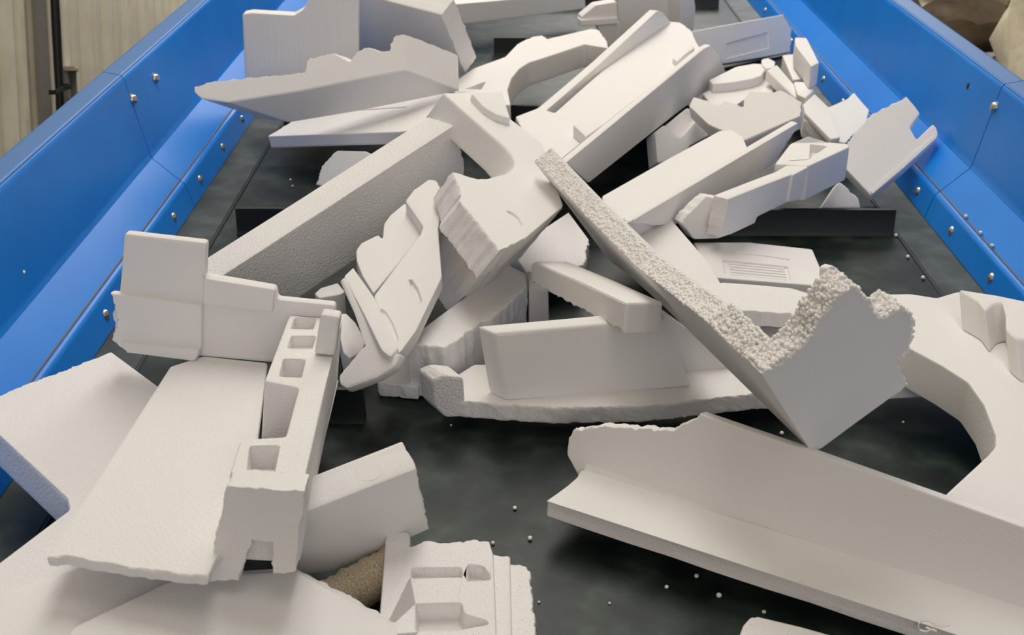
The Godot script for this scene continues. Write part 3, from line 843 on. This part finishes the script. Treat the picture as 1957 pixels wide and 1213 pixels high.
	slab(p, "chunk", [0.0278, 0.0713, 0.0257, 0.38538, 0, -0.92276, 0, 1, 0], [-1030, -56, -805, -117, -452, -156, -225, -191, -72, -261, 165, -262, 503, -294, 921, -285, 1260, -124, 1488, 295, 453, 295, -342, 376, -768, 415, -1095, 364], 0.0703, {"mat": "bead", "edges": {0: 1, 1: 1, 2: 1, 3: 1, 4: 1, 5: 1, 6: 1, 13: 1}})
	slab(p, "foot", [-0.0627, 0.0181, 0.0864, 0.33655, 0, -0.94166, 0, 1, 0], [-329, 147, -261, -187, -256, -346, 457, -29, 606, 208, -217, 208], 0.0181, {"edges": {0: 1}})
	p = piece("foam_batten", "long square foam beam running up from behind the corner tray", -0.3165, 0.0012, -1.5399)
	slab(p, "beam", [0.0315, 0.0981, 0.0026, 0.65092, 0.23427, -0.7221, 0.74848, -0.03914, 0.662], [-2104, -502, -1195, -505, -120, -520, 2073, -504, 2196, -215, 2161, 283, 2097, 489, -418, 489, -2171, 494, -2519, 490], 0.0515, {"mat": "bead", "edges": {3: 1, 4: 1, 5: 1}})
	p = piece("foam_bracket", "foam bracket with raised rim and two oval stamps, beside the long square beam", -0.2124, 0.046, -1.3465)
	slab(p, "plate", [0.0279, 0.0876, -0.0373, 0.34482, 0.19807, -0.91753, 0.00032, 0.97746, 0.21113], [-1951, -650, -1544, -659, -505, -533, 433, -83, 1138, 122, 1479, 389, 1479, 504, 1154, 590, 872, 584, 406, 123, 234, 83, -1121, 83, -2073, -553], 0.0199, {"pockets": [[[-1313, -90, -1341, -184, -1514, -357, -1734, -524, -1828, -561, -1784, -469, -1630, -319, -1449, -174], 0.003, 0.006], [[-687, -167, -669, -214, -805, -357, -1020, -506, -1111, -519, -1020, -419, -858, -272], 0.005, 0.006]]})
	slab(p, "back_plate", [-0.0207, 0.0783, -0.079, -0.38291, -0.19492, 0.90299, 0.00032, 0.97746, 0.21113], [-268, 429, -834, 205, -869, -138, -535, -185, -318, -165, -15, -22, -78, -115, 174, -231, 342, -215, 539, -100, 786, 108, 1076, 429], 0.0199)
	slab(p, "rim", [-0.0128, 0.0664, 0.1174, -0.39912, 0.19371, -0.8962, 0.00032, 0.97746, 0.21113], [89, 94, -611, 112, -770, 57, -662, -77, -269, -88, 360, -120, 999, -72, 863, 94], 0.0199)
	slab(p, "flap", [-0.0248, 0.0428, 0.1454, -0.37791, 0.27874, -0.88289, -0.50266, 0.73904, 0.44849], [481, -70, -45, -43, -93, 177, -129, 283, -166, 398, -292, 421, -394, 374, -556, -21, -586, -264, -484, -388, -376, -251, -62, -207, 507, -191, 1104, -148, 1091, -70], 0.0119, {"edges": {1: 1, 2: 1, 3: 1, 4: 1}, "amp": 0.0008})
	p = piece("foam_tile", "bright foam tile with a deep rounded notch and torn front, centre of the pile", -0.1005, 0.045, -1.5412)
	slab(p, "tile", [0.0107, 0.147, 0.0241, 0.13415, -0.12589, 0.98293, 0.23291, 0.96812, 0.0922], [-681, 192, -430, 271, -230, 295, -26, 253, 169, 134, 415, -102, 497, -347, 409, -525, 399, -628, 1030, -571, 1193, -607, 2293, -237, 2121, -56, 1892, 137, 881, 791, -1003, 791, -1661, 427, -2653, 419, -2413, -95, -2202, -543], 0.05, {"edges": {5: 1, 6: 1, 7: 1, 8: 1, 10: 1, 11: 1, 12: 1}, "ext": [-0.1663, -0.3288, -0.9296], "pockets": [[[1261, -35, 1263, 45, 1377, 117, 1591, 154, 1628, 115, 1484, 69, 1368, 11], 0.003, 0.003]]})
	slab(p, "lower_block", [0.0162, 0.1117, 0.0813, -0.41063, 0.01196, 0.91172, 0.23291, 0.96812, 0.0922], [-1175, -323, -271, -568, 153, -476, 335, -413, 1098, 536, 553, 622, -694, 622], 0.118, {"mat": "torn", "edges": {2: 1, 3: 1, 4: 1, 5: 1}, "amp": 0.0009, "ext": [0.039, -0.3665, -0.9296]})
	slab(p, "raised_corner", [0.0031, 0.1771, -0.1536, 0.139, -0.12698, 0.98212, 0.23291, 0.96812, 0.0922], [130, -149, 337, 19, 386, 213, -553, 213, -300, -295], 0.0129)
	p = piece("foam_sheet", "flat foam panel with a narrow slot, across the square beam’s far end", -0.3367, 0.03, -2.0693)
	slab(p, "panel", [-0.0042, 0.0584, -0.0337, -0.86662, -0.1791, -0.46572, -0.20645, 0.97842, 0.00791], [-1545, 1060, -2353, 700, -1187, -969, -99, -944, 765, -771, 1617, -309, 1412, 175, 1389, 1060], 0.0231, {"edges": {5: 1, 6: 1}, "pockets": [[[503, -190, -832, -205, -886, -120, 431, -89], 0.006, 0]]})
	p = piece("foam_wedge", "long foam wedge with a rough torn face, on the slotted panel by the left guard", -0.3836, 0.0981, -2.0469)
	slab(p, "wedge", [-0.0143, 0.0938, 0.0211, 0.97295, 0.04186, -0.22718, 0.14198, 0.66739, 0.73105], [-2146, -244, -2041, -381, -1592, -499, -445, -426, 617, -319, 1432, -241, 1513, 446, 1350, 453, 1242, 292, 1194, 156, 1015, 175, 859, 282, 651, 214, 507, 30, 248, 227, -219, 139, -275, -82, -1776, -82, -2134, -139], 0.1145, {"edges": {6: 1, 7: 1, 8: 1, 9: 1, 10: 1, 11: 1, 12: 1, 13: 1, 14: 1, 16: 1, 17: 1}, "face_torn": true, "ext": [0.846, -0.187, -0.4993]})
	p = piece("foam_board", "tall upright foam board with fine vertical cut lines, against the left guard", -0.4727, 0.06, -2.2929)
	slab(p, "board", [-0.0044, 0.1527, 0.0212, 0.99606, 0, -0.08872, 0.08851, 0.06976, 0.99363], [-1081, -1468, 1075, -1499, 1206, 944, 321, 957, 234, 391, 134, 221, -48, 118, -837, 180, -1004, 155], 0.0453, {"mat": "lined"})
	p = piece("foam_box", "big foam box with a torn right side, beside the board with cut lines", -0.3078, 0.0012, -2.4731)
	slab(p, "box", [0.0239, 0.1477, 0.0841, -0.70251, -0.1871, -0.68664, -0.51349, -0.53476, 0.67109], [3396, 1022, -322, 1022, -1061, 882, -1322, 136, -1547, -597, -143, -1045, 998, -1419], 0.0437, {"edges": {2: 1, 3: 1}})
	p = piece("foam_strip", "straight white foam strip lying across the belt at the top edge", -0.0633, 0.045, -3.097)
	slab(p, "strip", [0.017, 0.0239, 0.0192, 0.85881, -0.02834, -0.5115, 0.51171, 0, 0.85916], [-1730, -283, 1885, -186, 1827, 234, -1982, 234], 0.0503, {"edges": {3: 1}})
	p = piece("foam_arch", "curved foam bracket with an arched underside, left of the U-shaped trough", -0.034, 0.045, -2.3758)
	slab(p, "arch", [-0.0029, 0.0621, -0.026, -0.70192, -0.0531, 0.71028, -0.03889, 0.99859, 0.03623], [2401, 371, 2401, 869, 2442, 1397, 2228, 1668, 1614, 971, 1057, 525, 555, 229, 136, 80, -241, 96, -1521, 96, -1590, 699, -2059, 220, -2522, -393, -2523, -604, -1243, -601, -1483, -1090, -1329, -1159, -1038, -1141, -672, -1030, 140, -586, 1092, -527, 2156, -88], 0.0495, {"edges": {10: 1, 11: 1, 14: 1, 15: 1, 16: 1, 17: 1}, "pockets": [[[2124, 318, 1526, 297, 1943, 601], 0.02, 0]]})
	p = piece("foam_trough", "long white U-shaped foam trough lying diagonally, upper centre", 0.1573, 0.045, -2.2341)
	slab(p, "near_wall", [0.0719, 0.0549, 0.0538, 0.41834, 0.02405, -0.90797, 0.90824, 0, 0.41846], [-5214, 433, -4259, -232, -930, -373, 3603, -586, 2930, -55, 2169, 380, 1702, 433], 0.0136, {"edges": {4: 1}})
	slab(p, "floor", [-0.017, 0.0585, -0.0519, 0.42056, 0.01315, -0.90717, -0.0055, 0.99991, 0.01194], [1972, -1088, 3174, -468, 4059, -94, 4704, 368, 4699, 750, 267, 538, -2597, 307, -2429, 685, -3072, 849, -5464, -758, -5314, -1088], 0.0328, {"edges": {1: 1, 2: 1, 3: 1}})
	slab(p, "far_wall", [0.007, 0.0581, -0.2335, -0.41823, -0.033, 0.90774, 0.90824, 0, 0.41846], [1479, -223, 4281, -65, 3187, 476, 1161, 299, -3147, 299, -2802, 1, -2320, -310, -1839, -477], 0.0194)
	slab(p, "rib", [-0.1023, 0.0732, 0.3014, -0.43281, -0.01315, 0.90139, -0.0055, 0.99991, 0.01194], [594, 214, -121, 214, -561, -195, 88, -234], 0.0291)
	slab(p, "rib", [0.1173, 0.0726, -0.1925, 0.40531, 0.01315, -0.91408, -0.0055, 0.99991, 0.01194], [-727, -82, 465, -91, 761, 87, -499, 87], 0.0194)
	slab(p, "rib", [0.0275, 0.0652, 0.0575, -0.39767, -0.01315, 0.91743, -0.0055, 0.99991, 0.01194], [866, 52, -729, 52, -846, -36, 710, -69], 0.0194)
	p = piece("foam_plate", "rectangular foam plate with a shallow rectangular recess, leaning near the right guard", 0.4504, 0.002, -2.8001)
	slab(p, "plate", [0.0133, 0.0439, 0.0159, 0.83332, 0.00979, -0.55271, 0.49749, 0.42262, 0.75756], [-1617, 180, -1259, -293, -623, -341, 715, -369, 1362, -365, 1548, 138, 1390, 524, -1515, 524], 0.0263, {"edges": {4: 1, 5: 1}, "pockets": [[[-553, 112, 799, 192, 720, -183, -607, -234], 0.002, 0]]})
	p = piece("foam_puck", "round-ended white foam cap on a thin foam sheet, below the recessed plate", 0.3775, 0.045, -2.3398)
	slab(p, "sheet", [-0.0024, 0.0208, 0.0285, 0.82421, 0, -0.56629, 0, 1, 0], [-1024, -278, -815, -628, -72, -281, 438, -407, 977, 0, 1231, 591, -98, 591, -637, 412], 0.0208)
	slab(p, "cap", [0.013, 0.0395, -0.047, 0.56445, 0, -0.82547, 0, 1, 0], [-1043, 158, -718, -111, -247, -318, 71, -365, 568, -234, 912, 1, 853, 161, 412, 354, -807, 354], 0.0208)
	p = piece("foam_nub", "small rounded white foam nub between the recessed plate and the slotted clip", 0.4528, 0.06, -2.4459)
	slab(p, "nub", [-0.0016, 0.0305, 0.0003, -0.22994, 0, 0.9732, 0, 1, 0], [180, -106, 451, 2, 291, 140, -182, 140, -452, -22, -287, -153], 0.0305)
	p = piece("foam_clip", "small foam clip with an upright fin and a round peg, by the right guard", 0.4999, 0.045, -2.3738)
	slab(p, "base", [0.0086, 0.0391, -0.0715, -0.07781, 0, 0.99697, 0, 1, 0], [1048, -191, 939, 180, -1076, 180, -912, -169], 0.0391)
	slab(p, "fin", [0.0105, 0.088, -0.0143, -0.09275, 0, 0.99569, 0, 1, 0], [-337, -157, 1341, -49, 1009, 149, -996, 149, -1018, -93], 0.044)
	slab(p, "peg", [-0.0149, 0.044, 0.1167, 0.12458, 0, -0.99221, 0, 1, 0], [-383, 154, -613, 18, -50, -186, 542, -140, 504, 154], 0.0391)
	p = piece("foam_stick", "narrow white foam stick between the round-ended cap and the small clip", 0.4586, 0.055, -2.3142)
	slab(p, "stick", [0.004, 0.0314, 0.005, 0.18954, -0.15786, 0.9691, 0.19782, 0.97289, 0.11979], [869, -96, 622, 151, -937, 151, -554, -207], 0.0196)
	p = piece("foam_shard", "broken white foam shard with a rough grey face, above the end of the ledge beam", 0.3395, 0.05, -2.0538)
	slab(p, "shard", [-0.0038, 0.0646, -0.0134, -0.91334, -0.32473, 0.24567, -0.22112, 0.90216, 0.37043], [747, 128, 415, 857, -652, 857, -825, 527, -798, 301, -706, 59, -538, -11, -268, -279, -59, -115, 26, 49, 119, -87, 232, -309, 355, -188, 514, -531, 629, -720, 812, -535], 0.0297, {"mat": "torn", "edges": {2: 1, 3: 1, 4: 1, 5: 1, 9: 1, 10: 1, 11: 1, 12: 1}})
	p = piece("foam_ledge", "long foam ledge beam with a thin upright side wall, beyond the standing corner", 0.2381, 0.041, -1.7604)
	slab(p, "side_wall", [0.0218, 0.0366, -0.0044, 0.5866, 0.01027, -0.80981, 0.80985, 0, 0.58663], [-2097, -8, -891, -357, 132, -345, 1061, -197, 1802, -198, 2599, 188, 2633, 307, -2402, 307, -2837, 303], 0.014, {"edges": {3: 1, 4: 1, 5: 1}})
	slab(p, "top", [-0.049, 0.0557, -0.008, -0.58657, -0.00976, 0.80984, -0.00745, 0.99995, 0.00666], [2270, 103, 2439, 431, 1812, 479, -1419, 479, -2084, 35, -2288, -261, -2136, -429, -198, -431, 1605, -406], 0.03)
	p = piece("foam_steps", "stepped foam block with an open pocket, under the ledge beam by a cleat", 0.313, 0.043, -1.7271)
	slab(p, "low_step", [-0.0348, 0.0421, 0.0958, 0.6944, -0.01126, -0.7195, 0.71954, 0, 0.69445], [-713, 45, -751, -222, -466, -247, 127, -242, 166, -155, 997, -136, 1052, 306, 244, 326, -654, 326], 0.0243, {"edges": {0: 1, 8: 1}})
	slab(p, "high_step", [0.0924, 0.0754, -0.0849, 0.67638, 0, -0.73656, 0, 1, 0], [-806, -351, 449, -351, 569, -248, 413, 35, 501, 417, -53, 421, -1072, 76], 0.0563, {"pockets": [[[144, 170, 237, -84, -551, -201, -832, -5], 0.012, 0.003]]})
	slab(p, "neck", [0.0458, 0.0502, 0.0178, -0.21419, -0.95125, 0.22193, 0.71954, 0, 0.69445], [267, -143, 211, 181, -316, 181, -162, -218], 0.0291)
	slab(p, "rough_end", [-0.1041, 0.0351, 0.1151, -0.14455, -0.96616, 0.21362, 0.24785, 0.17365, 0.95311], [310, -126, 255, 284, -308, 284, -340, -59, 82, -383], 0.0291, {"mat": "torn", "edges": {2: 1, 3: 1}})
	p = piece("foam_cradle_end", "small foam piece with a V-shaped notch, between the trough and the ledge beam", 0.2295, 0.0012, -2.1028)
	slab(p, "notched_face", [0.0062, 0.0475, 0.0154, 0.5582, 0.32382, -0.76391, 0.47096, 0.63434, 0.61304], [-886, 20, -402, -221, -5, -214, 542, -363, 712, -126, 664, 13, 33, 13, -88, 52, -140, 394, -430, 431], 0.0299)
	slab(p, "notch_back", [0.0124, 0.0538, -0.0284, 0.62927, 0.24544, -0.73741, 0.47096, 0.63434, 0.61304], [-358, -147, -165, -236, 504, -41, 378, 212, -359, 212], 0.0299)
	p = piece("foam_cover", "square foam cover tilted on its corner against the right guard", 0.5637, 0.003, -1.9458)
	slab(p, "cover", [0.0223, 0.095, -0.0104, -0.73912, -0.46169, 0.49046, -0.09619, 0.79302, 0.60156], [1181, -262, 1302, 447, 527, 479, -274, 479, -393, 435, -476, 323, -492, 232, -63, 247, -173, 11, -515, -53, -574, -225, -621, -444, -252, -528, 73, -614, 750, -527], 0.0215, {"edges": {11: 1, 12: 1, 13: 1}})
	slab(p, "rim", [0.0136, 0.0571, 0.0418, -0.73345, -0.46504, 0.49578, -0.09619, 0.79302, 0.60156], [-792, -26, 1, -39, 754, -52, 785, 18, 30, 50, -778, 50], 0.0039, {"bevel": 0.001})
	p = piece("foam_offcut", "small angular white foam offcut lying left of the tilted square cover", 0.5271, 0.02, -2.1503)
	slab(p, "offcut", [0.0008, 0.0492, -0.0194, -0.53511, -0.06055, 0.84261, 0.05382, 0.99296, 0.10554], [11, -661, 709, -351, 1319, 352, 1246, 614, 121, 614, -540, 462, -1215, -87, -817, -73, -176, -205, -657, -665], 0.0357, {"edges": {2: 1, 3: 1}})
	slab(p, "ridge", [-0.0389, 0.0572, 0.0228, -0.07068, -0.10164, 0.99231, 0.05382, 0.99296, 0.10554], [-485, -246, -55, -272, 1080, 36, 954, 219, -430, 219, -1064, 45], 0.0122)
	p = piece("foam_chip", "small white triangular foam chip behind the dark cleat on the right", 0.4617, 0.0012, -1.8466)
	slab(p, "chip", [0.0066, 0.0304, 0.0065, -0.99998, 0, 0.00565, 0.00463, 0.57358, 0.81914], [397, 234, -264, 234, -220, 69, -98, -45, -17, -141, 75, -184, 127, -167], 0.0196, {"edges": {2: 1, 3: 1, 4: 1}})
	p = piece("foam_tablet", "flat foam lid with an embossed arrow and a louvred rectangle, right of centre", 0.2779, 0.0012, -1.5421)
	slab(p, "lid", [0.0088, 0.0402, -0.0034, -0.98238, 0, -0.1869, 0, 1, 0], [902, -8, 654, 670, -665, 670, -800, 523, -729, -49, -651, -600, 245, -681, 1043, -524], 0.0402, {"pockets": [[[601, 45, -306, 107, -336, 580, 560, 546], 0.003, 0]]})
	slab(p, "louvre", [-0.0061, 0.0386, 0.0063, 0.97302, 0, 0.23072, 0, 1, 0], [-377, -24, 383, -22, 378, 23, -384, 23], 0.006, {"bevel": 0.0004})
	slab(p, "louvre", [-0.0068, 0.0386, 0.0156, 0.97355, 0, 0.2285, 0, 1, 0], [-377, -24, 383, -21, 378, 23, -384, 23], 0.006, {"bevel": 0.0004})
	slab(p, "louvre", [-0.0076, 0.0386, 0.0248, 0.97406, 0, 0.2263, 0, 1, 0], [-377, -23, 383, -21, 378, 22, -384, 22], 0.006, {"bevel": 0.0004})
	slab(p, "louvre", [-0.0083, 0.0386, 0.0339, 0.97456, 0, 0.22414, 0, 1, 0], [-377, -23, 382, -21, 378, 22, -383, 22], 0.006, {"bevel": 0.0004})
	slab(p, "louvre", [-0.009, 0.0386, 0.043, 0.97505, 0, 0.222, 0, 1, 0], [-377, -23, 382, -21, 378, 22, -383, 22], 0.006, {"bevel": 0.0004})
	slab(p, "arrow", [0.0093, 0.0417, -0.0237, -0.96937, 0, -0.24562, 0, 1, 0], [425, 14, -59, 14, -351, 62, -363, 21, -39, -67, -42, -20, 428, -24], 0.004, {"bevel": 0.0004})
	p = piece("foam_wafer", "thick white foam wafer with a rough front edge, below the lid with the arrow", 0.2635, 0.03, -1.3121)
	slab(p, "wafer", [-0.0137, 0.0538, -0.0235, -0.99094, 0, -0.13434, 0, 1, 0], [814, 101, 624, 179, 378, 379, -437, 379, -881, 388, -1022, 210, -684, -126, -277, -376, 128, -414, 577, -430, 781, -290], 0.0196, {"mat": "speck", "edges": {1: 1, 2: 1, 3: 1}})
	slab(p, "lower_sheet", [0.0038, 0.0196, 0.0177, 0.9959, 0, -0.0905, 0, 1, 0], [-591, 21, -513, -518, 401, -596, 945, 241, 475, 426, -717, 426], 0.0196)
	p = piece("foam_fin", "thin upright foam fin between the lid with the arrow and the curved frame", 0.3721, 0.0012, -1.4704)
	slab(p, "fin", [-0.0044, 0.0421, 0.0041, -0.93975, 0, 0.34187, 0.33022, 0.25882, 0.90773], [177, -49, 168, 383, -308, 383, -153, 71, -92, -60, -8, -208, 63, -274, 153, -244], 0.0198, {"edges": {3: 1, 4: 1}})
	p = piece("foam_carton", "upright white foam box at the top edge, behind the open end of the trough", 0.2574, 0.0012, -2.9392)
	slab(p, "carton", [0.0185, 0.1022, 0.0306, -0.10276, 0.99452, 0.01931, 0.18469, 0, 0.9828], [-921, 1019, -1090, -710, 98, -676, 841, -652, 1072, 1019], 0.0794)
	slab(p, "side_panel", [0.0888, 0.0864, 0.0373, -0.0688, 0.99592, 0.05834, 0.64679, 0, 0.76267], [-802, 298, -856, -71, -366, -179, 127, -249, 846, -97, 1052, 298], 0.0596)
	p = piece("foam_ribbed_block", "small ribbed white foam block at the top edge beside the upright box", 0.1216, 0.045, -2.7363)
	slab(p, "upper_rib", [-0.003, 0.0848, 0.0201, -0.9813, 0.01405, 0.19195, 0.19197, 0, 0.9814], [379, 224, -457, 224, -406, -278, 85, -209, 399, 38], 0.0365)
	slab(p, "lower_rib", [-0.001, 0.0692, 0.0253, -0.98134, -0.01152, 0.19195, 0.19197, 0, 0.9814], [431, 79, -440, 79, -423, -86, 433, -73], 0.0365)
	slab(p, "foot", [0.0289, 0.0323, 0.0064, -0.51302, 0.85249, 0.10035, 0.19197, 0, 0.9814], [-275, 170, -379, -26, 186, -313, 468, 170], 0.0365)
	p = piece("foam_fragment", "grey-shaded foam fragment under the slotted panel, beside the left cleat", -0.3373, 0.0012, -1.9351)
	slab(p, "fragment", [-0.0234, 0.0442, -0.0002, -0.82421, -0.5644, 0.04612, -0.39581, 0.63242, 0.66587], [110, 483, -764, 483, -503, 34, -60, -306, 93, -288, 217, -261, 368, -170, 539, 24], 0.0196, {"edges": {3: 1, 4: 1, 5: 1, 6: 1}})
	p = piece("foam_nugget", "small white foam nugget between the long beam and the post of the corner tray", -0.3068, 0.01, -1.4301)
	slab(p, "nugget", [-0.0007, 0.0403, 0.0032, 0.4333, 0, 0.90125, 0, 1, 0], [146, -185, 156, 94, 93, 186, -216, 186, -158, -77, -21, -204], 0.0403)
	p = piece("foam_plug", "pale rounded foam plug in the gap below the bracket, beside the tray post", -0.2687, 0.01, -1.3122)
	slab(p, "plug", [0.0036, 0.0352, 0.0021, -0.224, 0, -0.97459, 0, 1, 0], [-410, 138, -586, 75, -458, -75, -174, -170, 351, -98, 645, -9, 632, 138], 0.0352)
	p = piece("foam_offset_block", "dark-shaded foam block in the gap between the torn chunk and the cradle wall", -0.0333, 0.0012, -1.4218)
	slab(p, "block", [-0.0003, 0.0335, 0.0242, -0.00609, 0.99998, 0.00003, 0.00565, 0, 0.99998], [-335, 132, -336, -141, 298, -123, 373, 132], 0.0484)
	p = piece("foam_pad", "speckled white foam pad between the centre tile and the short tapered bar", -0.0142, 0.015, -1.5951)
	slab(p, "pad", [0.0076, 0.0359, 0.0299, 0.54066, 0.03448, -0.84053, 0.01859, 0.99843, 0.05292], [-839, -25, -614, -346, -170, -567, 196, -380, 557, -216, 1215, 517, 40, 517, -384, 500], 0.0323, {"mat": "speck", "edges": {2: 1, 3: 1}})
